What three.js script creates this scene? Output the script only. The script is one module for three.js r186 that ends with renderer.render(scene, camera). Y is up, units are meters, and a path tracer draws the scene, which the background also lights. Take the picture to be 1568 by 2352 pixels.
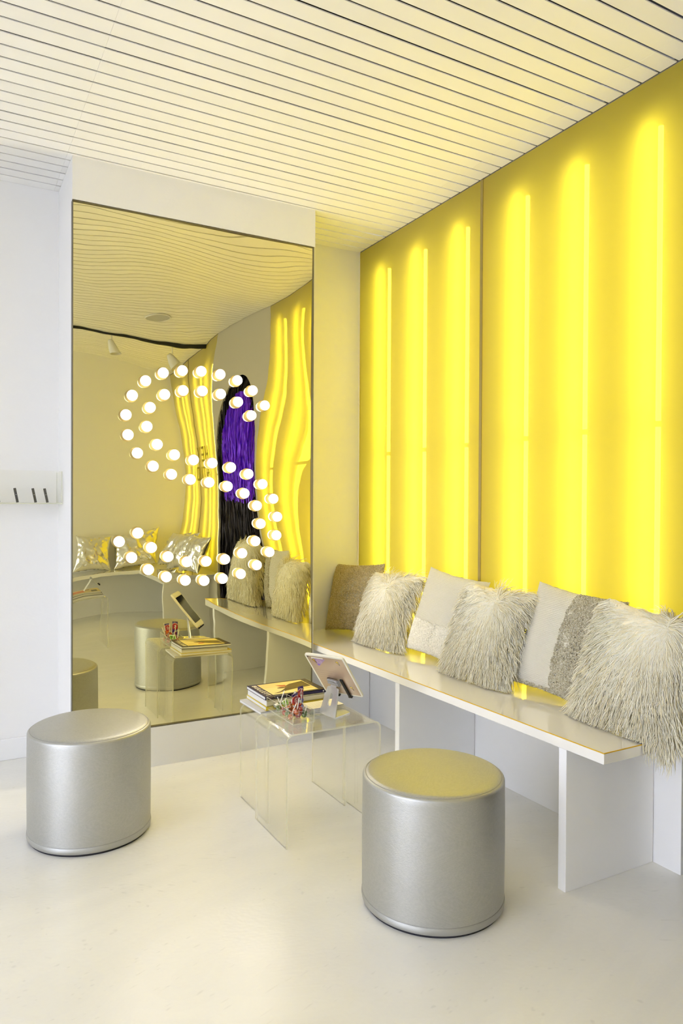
import * as THREE from 'three';
import { RoundedBoxGeometry } from 'three/addons/geometries/RoundedBoxGeometry.js';
import { mergeGeometries } from 'three/addons/utils/BufferGeometryUtils.js';
import { RectAreaLightUniformsLib } from 'three/addons/lights/RectAreaLightUniformsLib.js';
import { createNoise2D, createNoise3D } from 'simplex-noise';

// ───────────────────────── camera, sky, exposure ─────────────────────────
const scene = new THREE.Scene();
const D2R = Math.PI / 180;
const camera = new THREE.PerspectiveCamera(70.98, 1568 / 2352, 0.05, 200);
camera.position.set(0, 1.15, 3.131);
{
  const yaw = 29.02 * D2R, pitch = -0.583 * D2R, roll = 0.282 * D2R;
  const f = new THREE.Vector3(Math.sin(yaw) * Math.cos(pitch), Math.sin(pitch), -Math.cos(yaw) * Math.cos(pitch));
  const r0 = new THREE.Vector3(Math.cos(yaw), 0, Math.sin(yaw));
  const u0 = new THREE.Vector3().crossVectors(r0, f);
  camera.up.copy(u0.multiplyScalar(Math.cos(roll)).addScaledVector(r0, -Math.sin(roll)));
  camera.lookAt(camera.position.clone().add(f));
}
// overcast daylight outside the shop front
scene.background = new THREE.Color().setRGB(0.81, 0.86, 1.04);
scene.backgroundIntensity = 7.2;
RectAreaLightUniformsLib.init();
const TUBE_GLOW = 12, TUBE_LIGHT = 2.0;              // fluorescent tubes behind the yellow sheets
const TUBE_RGB = [1.0, 0.97, 0.88];
const renderer = new THREE.WebGLRenderer({ antialias: true });
renderer.toneMapping = THREE.LinearToneMapping;
renderer.toneMappingExposure = 1.16;
renderer.shadowMap.enabled = true;

// ───────────────────────── helpers ─────────────────────────
let seed = 20240611;
const rnd = () => { seed = (seed + 0x6d2b79f5) | 0; let t = Math.imul(seed ^ (seed >>> 15), 1 | seed); t = (t + Math.imul(t ^ (t >>> 7), 61 | t)) ^ t; return ((t ^ (t >>> 14)) >>> 0) / 4294967296; };
const rr = (a, b) => a + (b - a) * rnd();
const noise2 = createNoise2D(rnd), noise3 = createNoise3D(rnd);
const V = (x, y, z) => new THREE.Vector3(x, y, z);
const lin = (r, g, b) => new THREE.Color().setRGB(r, g, b);
const std = (color, roughness = 0.6, extra = {}) => new THREE.MeshStandardMaterial({ color, roughness, metalness: 0, ...extra });
const phy = (color, roughness = 0.6, extra = {}) => new THREE.MeshPhysicalMaterial({ color, roughness, metalness: 0, ...extra });

const taken = {};
function numbered(name) { const n = taken[name] ?? 0; taken[name] = n + 1; return n ? `${name}_${String(n).padStart(3, '0')}` : name; }
function thing(name, label, category, pos = [0, 0, 0], group) {
  const o = new THREE.Group(); o.name = numbered(name); o.position.set(...pos);
  o.userData = { label, category }; if (group) o.userData.group = group;
  scene.add(o); return o;
}
function mesh(name, geo, mat, parent) {
  const m = new THREE.Mesh(geo, mat); m.name = name; m.castShadow = true; m.receiveShadow = true;
  (parent ?? scene).add(m); return m;
}
function solo(name, label, category, geo, mat, group) {
  const m = mesh(numbered(name), geo, mat); m.userData = { label, category }; if (group) m.userData.group = group; return m;
}
function struct(name, label, geo, mat) {
  const m = geo ? mesh(name, geo, mat) : new THREE.Group(); m.name = name; if (!geo) scene.add(m);
  m.userData = { label, category: name.split('_')[0], kind: 'structure' }; return m;
}
// box given by its two corners
function bx(x0, x1, y0, y1, z0, z1, r = 0) {
  const w = x1 - x0, h = y1 - y0, d = z1 - z0;
  const g = r ? new RoundedBoxGeometry(w, h, d, 2, Math.min(r, w / 2.01, h / 2.01, d / 2.01)) : new THREE.BoxGeometry(w, h, d);
  g.translate((x0 + x1) / 2, (y0 + y1) / 2, (z0 + z1) / 2); return g;
}
const merge = (list) => mergeGeometries(list.map((g) => (g.index ? g.toNonIndexed() : g.clone())));
const deep = (list) => merge(list.map((g) => { for (const k of Object.keys(g.attributes)) if (!['position', 'normal', 'uv'].includes(k)) g.deleteAttribute(k); return g; }));
function canvasTex(w, h, draw) {
  const c = document.createElement('canvas'); c.width = w; c.height = h; draw(c.getContext('2d'), w, h);
  const t = new THREE.CanvasTexture(c); t.colorSpace = THREE.SRGBColorSpace; t.anisotropy = 8; return t;
}
function dataTex(n, fn, color = false) {
  const d = new Uint8Array(n * n * 4);
  for (let y = 0; y < n; y++) for (let x = 0; x < n; x++) {
    const v = fn(x / n, y / n), i = (y * n + x) * 4;
    if (Array.isArray(v)) { d[i] = v[0]; d[i + 1] = v[1]; d[i + 2] = v[2]; } else d[i] = d[i + 1] = d[i + 2] = Math.max(0, Math.min(255, v * 255));
    d[i + 3] = 255;
  }
  const t = new THREE.DataTexture(d, n, n); t.wrapS = t.wrapT = THREE.RepeatWrapping; t.magFilter = THREE.LinearFilter; t.minFilter = THREE.LinearMipmapLinearFilter;
  if (color) t.colorSpace = THREE.SRGBColorSpace; t.needsUpdate = true; return t;
}
// noise that repeats over the unit square
const tileNoise = (u, v, f) => { const a = u * 2 * Math.PI, b = v * 2 * Math.PI, k = f / (2 * Math.PI); return noise3(Math.cos(a) * k + 9.3 * Math.sin(b) * k * 0.31, Math.sin(a) * k + 4.1, Math.cos(b) * k + Math.sin(b) * k * 0.77); };

// ───────────────────────── materials ─────────────────────────
const orangePeel = dataTex(256, (u, v) => 0.5 + 0.25 * tileNoise(u, v, 40) + 0.25 * tileNoise(u + 0.3, v, 90));
const M = {};
M.wall = std(lin(0.82, 0.81, 0.78), 0.62, { bumpMap: orangePeel, bumpScale: 0.0003 });
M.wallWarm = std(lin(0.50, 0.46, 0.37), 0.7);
M.paint = std(lin(0.82, 0.815, 0.79), 0.45);
M.plank = std(lin(0.90, 0.89, 0.85), 0.42);
M.plank2 = std(lin(0.885, 0.875, 0.835), 0.46);
M.plank3 = std(lin(0.91, 0.90, 0.86), 0.4);
M.dark = std(lin(0.02, 0.018, 0.012), 0.9);
M.bench = phy(lin(0.90, 0.875, 0.81), 0.07, { ior: 1.9, clearcoat: 1, clearcoatRoughness: 0.03 });
M.benchSide = std(lin(0.88, 0.875, 0.86), 0.4);
M.amber = std(lin(0.70, 0.42, 0.02), 0.5);
M.concreteOut = std(lin(0.42, 0.42, 0.41), 0.9);
M.frame = std(lin(0.75, 0.75, 0.75), 0.4);
M.pane = phy(lin(1, 1, 1), 0, { transmission: 1, thickness: 0, ior: 1.5 });
M.clear = phy(lin(0.99, 0.99, 0.975), 0.02, { transmission: 1, thickness: 0, ior: 1.49 });
M.acrylicEdge = phy(lin(0.93, 0.93, 0.80), 0.5, { transmission: 0.72, thickness: 0, ior: 1.49 });
const floorMarks = dataTex(1024, (u, v) => {
  const n = 0.5 + 0.5 * tileNoise(u, v, 7), m = tileNoise(u + 0.4, v + 0.2, 60), s = tileNoise(u, v + 0.7, 22);
  const scuff = m > 0.62 && s > 0.35 ? 0.05 * (m - 0.62) / 0.38 : 0;
  const k = 1 - 0.018 * n - scuff; return [k * 238, k * 236, k * 228];
}, true);
const floorMap = floorMarks.clone(); floorMap.repeat.set(0.5, 0.5); floorMap.needsUpdate = true;
M.floor = std(lin(1, 1, 1), 0.26, { map: floorMap, bumpMap: orangePeel, bumpScale: 0.0004 });

// ───────────────────────── the room ─────────────────────────
const CEIL = 2.58, XR = 2.07, XL = -3.0, ZB = -0.40, ZF = 4.25;
const PX0 = 0.466, PX1 = 1.584;                                    // the pillar that carries the mirror
const uvMetres = (g) => { const p = g.attributes.position, n = g.attributes.normal, uv = g.attributes.uv; for (let i = 0; i < p.count; i++) { const ax = Math.abs(n.getX(i)), ay = Math.abs(n.getY(i)); if (ay > 0.7) uv.setXY(i, p.getX(i), p.getZ(i)); else if (ax > 0.7) uv.setXY(i, p.getZ(i), p.getY(i)); else uv.setXY(i, p.getX(i), p.getY(i)); } return g; };

struct('floor', 'glossy white resin floor with a few small scuffs', uvMetres(bx(XL - 0.2, XR + 0.9, -0.12, 0, ZB - 0.15, ZF + 0.15)), M.floor);
const wb = struct('wall_back', 'white painted wall behind the mirror pillar');
mesh('wall_surface', uvMetres(bx(XL - 0.2, XR + 0.2, 0, CEIL + 0.16, ZB - 0.15, ZB)), M.wall, wb);
struct('baseboard_back', 'low white baseboard left of the mirror pillar', bx(XL, PX0, 0, 0.095, ZB, ZB + 0.012, 0.003), M.paint);
struct('wall_front', 'white painted wall at the far end of the seating area', uvMetres(bx(XL - 0.2, XR + 0.2, 0, CEIL + 0.16, ZF, ZF + 0.15)), M.wall);
// mirror pillar: core, header above the glass, plinth below it
const pil = struct('wall_pillar', 'white pillar that carries the large mirror');
mesh('core', uvMetres(bx(PX0, PX1, 0, CEIL, ZB, -0.03)), M.wall, pil);
mesh('header', uvMetres(bx(PX0, PX1, 2.402, CEIL, -0.03, 0)), M.wall, pil);
mesh('plinth', uvMetres(bx(PX0, PX1, 0, 0.173, -0.03, 0)), M.wall, pil);
mesh('edge_strip', bx(1.5785, PX1, 0.173, 2.402, -0.03, -0.004), M.wall, pil);

// shop-front glazing on the left, outside the picture: piers, sill, head, mullions, panes
const wl = struct('wall_left', 'white wall with the glazed shop front');
const ZW0 = 1.1, ZW1 = 4.15, YW0 = 0.06, YW1 = 2.46;
mesh('pier', bx(XL - 0.2, XL, 0, CEIL + 0.16, ZB, ZW0), M.wall, wl);
mesh('pier', bx(XL - 0.2, XL, 0, CEIL + 0.16, ZW1, ZF), M.wall, wl);
mesh('sill', bx(XL - 0.2, XL, 0, YW0, ZW0, ZW1), M.wall, wl);
mesh('head', bx(XL - 0.2, XL, YW1, CEIL + 0.16, ZW0, ZW1), M.wall, wl);
const win = struct('window_1', 'glazed shop front with slim mullions');
const nPane = 3, wP = (ZW1 - ZW0) / nPane;
for (let i = 0; i <= nPane; i++) mesh('mullion', bx(XL - 0.13, XL - 0.07, YW0, YW1, ZW0 + i * wP - 0.025, ZW0 + i * wP + 0.025), M.frame, win);
for (let i = 0; i < nPane; i++) { const g = new THREE.PlaneGeometry(wP - 0.05, YW1 - YW0); g.rotateY(Math.PI / 2); g.translate(XL - 0.1, (YW0 + YW1) / 2, ZW0 + (i + 0.5) * wP); mesh('pane', g, M.pane, win); }
const pav = solo('pavement', 'grey pavement outside the shop front', 'pavement', bx(-14, XL - 0.2, -0.14, -0.04, -8, 12), M.concreteOut); pav.userData.kind = 'structure';

// slatted ceiling: dark void above, painted planks below with open joints
const ceil = struct('ceiling', 'white slatted ceiling with dark open joints');
mesh('void_board', bx(XL - 0.2, XR + 0.25, CEIL + 0.14, CEIL + 0.18, ZB - 0.15, ZF + 0.15), M.dark, ceil);
{
  const pitch = 0.0698, gap = 0.0080, rows = Math.ceil((ZF - ZB) / pitch), mats = [M.plank, M.plank2, M.plank3];
  const geos = {};
  const piece = (x0, x1, dy) => { const k = [x0, x1, dy].map((q) => q.toFixed(3)).join(); geos[k] ??= new RoundedBoxGeometry(x1 - x0, 0.004, pitch - gap, 1, 0.0006).translate((x0 + x1) / 2, CEIL + 0.002 + dy, 0); return geos[k]; };
  for (let i = 0; i < rows; i++) {
    const zc = ZB - 0.003 + pitch * (i + 0.5), z1 = Math.min(zc, ZF - 0.02);
    const cuts = [XL, -0.75 + (i % 3) * 0.2, 0.446, 1.962 - (i % 4) * 0.004, XR - 0.004];
    for (let k = 0; k < 4; k++) {
      const m = mesh('plank', piece(cuts[k] + 0.0001, cuts[k + 1] - 0.0001, [0, 0.0002, -0.0001, 0.0002, 0.0001][(i * 3 + k) % 5]), mats[(i * 7 + k * 5) % 3], ceil);
      m.position.z = z1 + ((i * 13 + k * 29) % 7 - 3) * 0.00022;
    }
  }
}

// right wall: plinth under the bench, wall piece with the arched opening between the light boxes
const wr = struct('wall_right', 'white wall below and between the yellow light boxes');
struct('baseboard_right', 'white plinth wall below the bench', uvMetres(bx(2.008, XR + 0.02, 0, 0.424, ZB, 1.70)), M.wall);
struct('baseboard_corner', 'white plinth wall below the corner bench', uvMetres(bx(2.008, XR + 0.02, 0, 0.424, 2.866, ZF)), M.wall);
const AZ = 2.265, AW = 0.555, AH = 2.20, AS = 1.50;
{
  const s = new THREE.Shape(); s.moveTo(1.68, 0); s.lineTo(2.83, 0); s.lineTo(2.83, CEIL + 0.05); s.lineTo(1.68, CEIL + 0.05); s.closePath();
  const h = new THREE.Path(); h.moveTo(AZ - AW, 0); h.lineTo(AZ - AW, AS); h.absellipse(AZ, AS, AW, AH - AS, Math.PI, 0, true); h.lineTo(AZ + AW, 0); h.closePath(); s.holes.push(h);
  const g = new THREE.ExtrudeGeometry(s, { depth: 0.2, bevelEnabled: false, curveSegments: 28 }); g.rotateY(-Math.PI / 2); g.translate(XR + 0.2, 0, 0);
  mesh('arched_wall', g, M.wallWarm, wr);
}
const wr2 = struct('wall_passage', 'white passage walls behind the tinsel curtain');
mesh('passage_back', bx(XR + 0.75, XR + 0.85, 0, CEIL + 0.05, 1.3, 3.4), M.wall, wr2);
mesh('passage_side', bx(XR + 0.2, XR + 0.75, 0, CEIL + 0.05, 1.55, 1.68), M.wall, wr2);
mesh('passage_side', bx(XR + 0.2, XR + 0.75, 0, CEIL + 0.05, 2.83, 2.96), M.wall, wr2);
mesh('passage_top', bx(XR + 0.2, XR + 0.75, CEIL - 0.02, CEIL + 0.05, 1.55, 2.96), M.wall, wr2);

// ───────────────────────── yellow light boxes ─────────────────────────
const ribs = dataTex(256, (u, v) => 0.5 + 0.5 * Math.sin(u * 2 * Math.PI * 32));
M.sheet = phy(lin(1.0, 0.82, 0.042), 0.86, { transmission: 0.92, thickness: 0, ior: 1.45 });
M.tube = new THREE.MeshStandardMaterial({ color: lin(0.9, 0.9, 0.9), roughness: 0.5, emissive: lin(...TUBE_RGB), emissiveIntensity: TUBE_GLOW });
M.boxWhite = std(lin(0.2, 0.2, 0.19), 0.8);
M.trim = std(lin(0.28, 0.21, 0.05), 0.5);
function lightBox(label, z0, seam, z1, tubes) {
  const t = thing('light_box', label, 'light box');
  const yb = 0.463, yt = CEIL - 0.002, xb = XR + 0.16;
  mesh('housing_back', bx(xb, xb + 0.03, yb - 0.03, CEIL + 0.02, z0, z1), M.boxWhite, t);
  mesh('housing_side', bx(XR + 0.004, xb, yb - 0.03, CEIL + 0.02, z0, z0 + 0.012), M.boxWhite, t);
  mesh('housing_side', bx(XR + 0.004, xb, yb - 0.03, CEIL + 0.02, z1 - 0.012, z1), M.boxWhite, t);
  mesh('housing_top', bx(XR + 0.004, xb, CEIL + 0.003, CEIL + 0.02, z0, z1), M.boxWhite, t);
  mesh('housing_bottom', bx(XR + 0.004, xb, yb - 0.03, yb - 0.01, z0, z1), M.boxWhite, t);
  for (const [a, b] of [[z0, seam], [seam, z1]]) {
    const w = b - a - 0.004, g = new THREE.PlaneGeometry(w, yt - yb + 0.03, 1, 1); g.rotateY(-Math.PI / 2); g.translate(XR, (yt + yb) / 2 - 0.015, (a + b) / 2);
    const p = mesh('diffuser_sheet', g, M.sheet, t); p.userData.label = 'translucent yellow ribbed sheet';
  }
  mesh('seam_strip', bx(XR - 0.003, XR + 0.03, yb - 0.02, yt, seam - 0.008, seam + 0.008), M.trim, t);
  for (const z of tubes) for (const [a, b] of [[0.52, 1.42], [1.44, 2.44]]) {
    const g = new THREE.CylinderGeometry(0.009, 0.009, b - a, 12); g.translate(XR + 0.062, (a + b) / 2, z);
    const tb = mesh('tube', g, M.tube, t); tb.userData.label = 'white fluorescent tube glowing behind the sheet';
    for (const y of [a - 0.006, b + 0.006]) { const c = new THREE.CylinderGeometry(0.0095, 0.0095, 0.012, 12); c.translate(XR + 0.062, y, z); mesh('end_cap', c, M.frame, tb); }
    const l = new THREE.RectAreaLight(lin(...TUBE_RGB), TUBE_LIGHT, 0.018, b - a); l.position.set(XR + 0.0475, (a + b) / 2, z); l.lookAt(XR - 1, (a + b) / 2, z); l.name = 'tube_light'; t.add(l);
  }
  return t;
}
lightBox('tall glowing yellow light box wall above the bench with furry cushions', ZB, 0.658, 1.68, [-0.185, 0.15, 0.485, 0.875, 1.19, 1.51]);
lightBox('yellow light box with lettering, seen in the mirror above silver pillows', 2.83, 3.53, ZF, [3.0, 3.33, 3.7, 4.05]);

// ───────────────────────── mirror ─────────────────────────
M.mirror = new THREE.MeshStandardMaterial({ color: lin(0.76, 0.70, 0.40), metalness: 1, roughness: 0.0 });
// the thin sheet is not flat: it bows and ripples by a few millimetres
const BOW = [[0.00,0.04,0.08,0.28,0.08,-0.07,-0.52,0.04,0.30],
[1.18,-2.10,0.90,0.94,-0.69,0.18,-0.23,-0.25,0.35],
[-0.31,-0.00,1.47,0.30,-1.45,0.46,0.81,-0.14,-0.24],
[0.27,0.61,0.76,0.54,0.02,0.30,0.13,-0.34,-0.30],
[0.16,0.01,-0.17,-0.05,0.32,0.12,-0.28,-0.18,0.07],
[-0.08,-0.19,-0.31,-0.14,0.11,-0.05,-0.11,0.12,0.07]];   // millimetres, Chebyshev terms across and up the sheet
function warp(x, y) {
  const u = Math.max(-1, Math.min(1, 2 * (x - 0.466) / 1.111 - 1)), v = Math.max(-1, Math.min(1, 2 * (y - 0.175) / 2.225 - 1)), au = Math.acos(u), av = Math.acos(v);
  let z = 0; for (let i = 0; i < BOW.length; i++) for (let j = 0; j < BOW[0].length; j++) z += BOW[i][j] * Math.cos(i * au) * Math.cos(j * av);
  return z / 1000 + 0.00003 * noise2(x * 5.5 + 3, y * 9) + 0.000004 * noise2(x * 14, y * 20 + 5);
}
{
  const mir = thing('wall_mirror', 'tall tinted rippling mirror on the white pillar', 'mirror', [(PX0 + 1.577) / 2, 0.175, -0.008]);
  const W = 1.577 - PX0, H = 2.225, nx = 110, ny = 220, g = new THREE.PlaneGeometry(W, H, nx, ny), p = g.attributes.position, nn = g.attributes.normal;
  for (let i = 0; i < p.count; i++) {
    const x = p.getX(i) + (PX0 + 1.577) / 2, y = p.getY(i) + H / 2 + 0.175, e = 0.002;
    p.setZ(i, warp(x, y)); const xa = Math.min(1.577, x + e), xb = Math.max(0.466, x - e), ya = Math.min(2.40, y + e), yb = Math.max(0.175, y - e); const n = V(-(warp(xa, y) - warp(xb, y)) / (xa - xb), -(warp(x, ya) - warp(x, yb)) / (ya - yb), 1).normalize(); nn.setXYZ(i, n.x, n.y, n.z);
  }
  g.translate(0, H / 2, 0); mesh('reflecting_sheet', g, M.mirror, mir);
  mesh('backing', bx(-W / 2, W / 2, 0, H, -0.022, -0.014), M.dark, mir);
  const ed = std(lin(0.12, 0.10, 0.05), 0.4);
  mesh('edge', deep([bx(-W / 2, -W / 2 + 0.003, 0, H, -0.014, 0.009), bx(W / 2 - 0.003, W / 2, 0, H, -0.014, 0.009), bx(-W / 2, W / 2, H - 0.003, H, -0.014, 0.009), bx(-W / 2, W / 2, 0, 0.003, -0.014, 0.009)]), ed, mir);
}

// bulbs in the shape of an S, on the mirror (x, y of each glass globe)
M.bulb = new THREE.MeshStandardMaterial({ color: lin(1, 1, 1), roughness: 0.4, emissive: lin(1.0, 0.93, 0.78), emissiveIntensity: 2.2 });
M.socket = std(lin(0.34, 0.245, 0.07), 0.45);
{
  const at = (u, v) => {   // sight line through a point measured on the photograph, met with the plane of the globes
    const f = V(0, 0, 0); camera.getWorldDirection(f); const r = V(0, 0, 0).crossVectors(f, camera.up).normalize(), up = V(0, 0, 0).crossVectors(r, f), F = 1649.2;
    const d = r.multiplyScalar((250 + u / 3.824 - 784) / F).addScaledVector(up, -(820 + v / 3.824 - 1176) / F).add(f), k = (0.022 - camera.position.z) / d.z;
    return [camera.position.x + d.x * k, camera.position.y + d.y * k];
  };
  const outer = [[1374, 424], [1267, 292], [1133, 203], [982, 150], [815, 123], [649, 117], [480, 137], [325, 207], [207, 335], [152, 506], [170, 682], [252, 843], [390, 959], [551, 1031], [716, 1076], [880, 1101], [1041, 1136], [1190, 1198], [1300, 1306], [1334, 1464], [1289, 1617], [1172, 1724], [1022, 1777], [858, 1795], [688, 1799], [522, 1754], [376, 1674], [257, 1546]];
  const inner = [[1255, 512], [1137, 393], [985, 324], [824, 297], [655, 293], [492, 328], [365, 442], [336, 609], [426, 767], [577, 858], [744, 904], [907, 931], [1071, 969], [1225, 1027], [1350, 1116], [1447, 1245], [1481, 1403], [1474, 1566], [1413, 1714], [1302, 1829], [1161, 1907], [1003, 1948], [840, 1966], [675, 1964], [508, 1933], [350, 1869], [202, 1763], [92, 1622]];
  const word = ['first', 'second', 'third', 'fourth', 'fifth', 'sixth', 'seventh', 'eighth', 'ninth', 'tenth', 'eleventh', 'twelfth', 'thirteenth', 'fourteenth', 'fifteenth', 'sixteenth', 'seventeenth', 'eighteenth', 'nineteenth', 'twentieth', 'twenty-first', 'twenty-second', 'twenty-third', 'twenty-fourth', 'twenty-fifth', 'twenty-sixth', 'twenty-seventh', 'twenty-eighth'];
  const socketG = new THREE.LatheGeometry([[0, -0.012], [0.0262, -0.012], [0.0268, 0.001], [0.0264, 0.004], [0.0252, 0.005], [0.0249, 0.009], [0.0238, 0.010], [0.0234, 0.014], [0.021, 0.0155], [0, 0.0155]].map(([r, y]) => new THREE.Vector2(r, y)), 28).rotateX(Math.PI / 2);
  const globeG = new THREE.SphereGeometry(0.0226, 24, 16).translate(0, 0, 0.0245);
  for (const [row, list] of [['outer', outer], ['inner', inner]]) list.forEach(([u, v], i) => {
    const [x, y] = at(u, v);
    const b = thing('globe_bulb', `${word[i]} lit globe bulb from the top right tip of the S, ${row} row at top`, 'light bulb', [x, y, warp(x, y) - 0.007], 'globe bulbs forming the S on the mirror');
    mesh('socket', socketG, M.socket, b); const g = mesh('globe', globeG, M.bulb, b); g.userData.label = 'glowing white glass globe';
    const l = new THREE.PointLight(lin(1.0, 0.93, 0.83), 0.017); l.position.set(0, 0, 0.054); l.shadow.radius = 0.25; l.name = 'globe_light'; l.castShadow = true; b.add(l);
  });
}

// ───────────────────────── benches ─────────────────────────
function benchSupport(parent, x0, x1, z0, z1) { mesh('support_panel', bx(x0, x1, 0, 0.426, z0, z1, 0.0015), M.benchSide, parent); }
{
  const b = thing('wall_bench', 'long white bench with upright supports under the yellow light wall', 'bench');
  const top = mesh('bench_top', bx(1.613, XR - 0.002, 0.426, 0.4585, ZB, 1.74, 0.002), M.bench, b); top.userData.label = 'glossy white bench top';
  const e = mesh('edge_line', deep([bx(1.6122, 1.6145, 0.4565, 0.4592, ZB, 1.74), bx(1.613, XR - 0.002, 0.4565, 0.4592, 1.7385, 1.7408)]), M.amber, b); e.userData.label = 'thin amber line along the top edge';
  for (const z of [1.571, 0.68, -0.195]) benchSupport(b, 1.615, 2.006, z, z + 0.03);
}
{
  const b = thing('corner_bench', 'white corner bench with silver pillows, seen in the mirror', 'bench');
  mesh('bench_top', bx(1.613, XR - 0.002, 0.426, 0.4585, 2.83, 3.79, 0.002), M.bench, b);
  mesh('bench_top', bx(XL + 0.001, XR - 0.002, 0.426, 0.4585, 3.79, ZF - 0.001, 0.002), M.bench, b);
  mesh('end_panel', bx(1.615, 2.006, 0, 0.426, 2.832, 2.862, 0.0015), M.benchSide, b);
}

// ───────────────────────── ottomans ─────────────────────────
const weave = dataTex(512, (u, v) => 0.5 + 0.25 * tileNoise(u, v, 150) + 0.2 * tileNoise(u + 0.4, v + 0.1, 70));
const vinylTint = dataTex(512, (u, v) => { const k = 0.5 + 0.5 * tileNoise(u, v, 25), m = 0.5 + 0.5 * tileNoise(u, v + 0.3, 60); const q = 222 + 8 * k + 8 * m; return [q, q, q * 0.985]; }, true);
M.vinyl = phy(lin(0.60, 0.60, 0.58), 0.46, { metalness: 0.84, map: vinylTint, bumpMap: weave, bumpScale: 0.0003 });
M.vinylSeam = std(lin(0.35, 0.34, 0.32), 0.5, { metalness: 0.4 });
M.blackBase = std(lin(0.015, 0.015, 0.022), 0.55);
{
  const R = 0.207, H = 0.378, nT = 96;
  const lathe = (pts, wob = 0) => {
    const g = new THREE.LatheGeometry(pts.map(([r, y]) => new THREE.Vector2(r, y)), nT), p = g.attributes.position;
    if (wob) { for (let i = 0; i < p.count; i++) { const x = p.getX(i), y = p.getY(i), z = p.getZ(i), a = Math.atan2(z, x), k = 1 + wob * (noise3(Math.cos(a) * 1.6, Math.sin(a) * 1.6, y * 9) * 0.8 + noise3(Math.cos(a) * 4, Math.sin(a) * 4, y * 30) * 0.35); p.setX(i, x * k); p.setZ(i, z * k); } g.computeVertexNormals(); }
    const n = g.attributes.normal, cols = pts.length;  // the two ends of the turn meet
    for (let j = 0; j < cols; j++) { const a = j, b = nT * cols + j; const s = V(n.getX(a) + n.getX(b), n.getY(a) + n.getY(b), n.getZ(a) + n.getZ(b)).normalize(); n.setXYZ(a, s.x, s.y, s.z); n.setXYZ(b, s.x, s.y, s.z); }
    return g;
  };
  const side = []; for (let i = 0; i <= 26; i++) { const t = i / 26, y = 0.030 + t * (H - 0.016 - 0.030); side.push([R - 0.0015 + 0.001 * Math.sin(t * Math.PI), y]); }
  side.push([R - 0.003, H - 0.0115], [R - 0.0065, H - 0.0085], [R - 0.0105, H - 0.0072]);
  const bodyG = lathe(side, 0.0014); bodyG.attributes.uv.array.forEach((_, i, a) => { if (i % 2 === 0) a[i] *= 4.4; else a[i] *= 1.2; });
  const topP = [[R - 0.0100, H - 0.0075], [R - 0.014, H - 0.004], [R - 0.021, H - 0.0015], [R - 0.04, H]]; for (let i = 1; i <= 8; i++) topP.push([(R - 0.04) * (1 - i / 8) + (i === 8 ? 0.0001 : 0), H + 0.003 * Math.sin((i / 8) * Math.PI / 2)]);
  const topG = lathe(topP, 0); { const p = topG.attributes.position, uv = topG.attributes.uv; for (let i = 0; i < p.count; i++) uv.setXY(i, p.getX(i) * 3, p.getZ(i) * 3); }
  const seamG = new THREE.TorusGeometry(R - 0.0102, 0.0011, 6, nT).rotateX(Math.PI / 2).translate(0, H - 0.0072, 0);
  const bandG = lathe([[R - 0.004, 0.008], [R - 0.001, 0.011], [R + 0.0006, 0.020], [R - 0.0005, 0.0285], [R - 0.003, 0.0305]], 0.003);
  const hemG = new THREE.TorusGeometry(R - 0.0012, 0.0008, 6, nT).rotateX(Math.PI / 2).translate(0, 0.0298, 0);
  const baseG = new THREE.CylinderGeometry(R - 0.006, R - 0.009, 0.010, nT).translate(0, 0.005, 0);
  for (const [x, z, label, turn] of [[1.252, 1.433, 'silver vinyl drum ottoman nearest the camera, in front of the bench', 0.4], [0.453, 0.50, 'silver vinyl drum ottoman beside the mirror pillar, on the left', 2.2]]) {
    const o = thing('drum_ottoman', label, 'ottoman', [x, 0, z], 'silver drum ottomans'); o.rotation.y = turn;
    mesh('side_cover', bodyG, M.vinyl, o); mesh('seat_top', topG, M.vinyl, o);
    mesh('top_seam', seamG, M.vinylSeam, o); mesh('bottom_band', bandG, M.vinyl, o); mesh('hem_seam', hemG, M.vinylSeam, o);
    const ba = mesh('base', baseG, M.blackBase, o); ba.userData.label = 'black base disc';
  }
}

// ───────────────────────── acrylic tables ─────────────────────────
function uTable(w, d, h, th, rad) {   // a bent sheet: two side panels and a top, with polished edges
  const s = new THREE.Shape(), W = w / 2;
  s.moveTo(-W, 0); s.lineTo(-W, h - rad); s.absarc(-W + rad, h - rad, rad, Math.PI, Math.PI / 2, true); s.lineTo(W - rad, h); s.absarc(W - rad, h - rad, rad, Math.PI / 2, 0, true); s.lineTo(W, 0);
  s.lineTo(W - th, 0); s.lineTo(W - th, h - rad); s.absarc(W - rad, h - rad, rad - th, 0, Math.PI / 2, false); s.lineTo(-W + rad, h - th); s.absarc(-W + rad, h - rad, rad - th, Math.PI / 2, Math.PI, false); s.lineTo(-W + th, 0); s.closePath();
  const g = new THREE.ExtrudeGeometry(s, { depth: d, bevelEnabled: false, curveSegments: 10 }); g.translate(0, 0, -d / 2); return g;
}
function acrylicTable(label, x0, x1, z0, z1, h, group) {
  const t = thing('acrylic_table', label, 'side table', [(x0 + x1) / 2, 0, (z0 + z1) / 2], group);
  mesh('bent_sheet', uTable(x1 - x0, z1 - z0, h, 0.006, 0.028), [M.acrylicEdge, M.clear], t); return t;
}
const NEST = 'clear acrylic waterfall tables';
const TH = 0.381, TB = 0.366;
acrylicTable('clear acrylic waterfall table holding the tablet stand and candy tray', 0.997, 1.368, 0.695, 0.963, TH, NEST);
acrylicTable('lower clear acrylic waterfall table holding the magazine stack', 1.02, 1.343, 0.478, 0.752, TB, NEST);
acrylicTable('clear acrylic table with books, seen at left edge of the mirror', 0.74, 1.115, 2.70, 3.00, TH, NEST);

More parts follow.
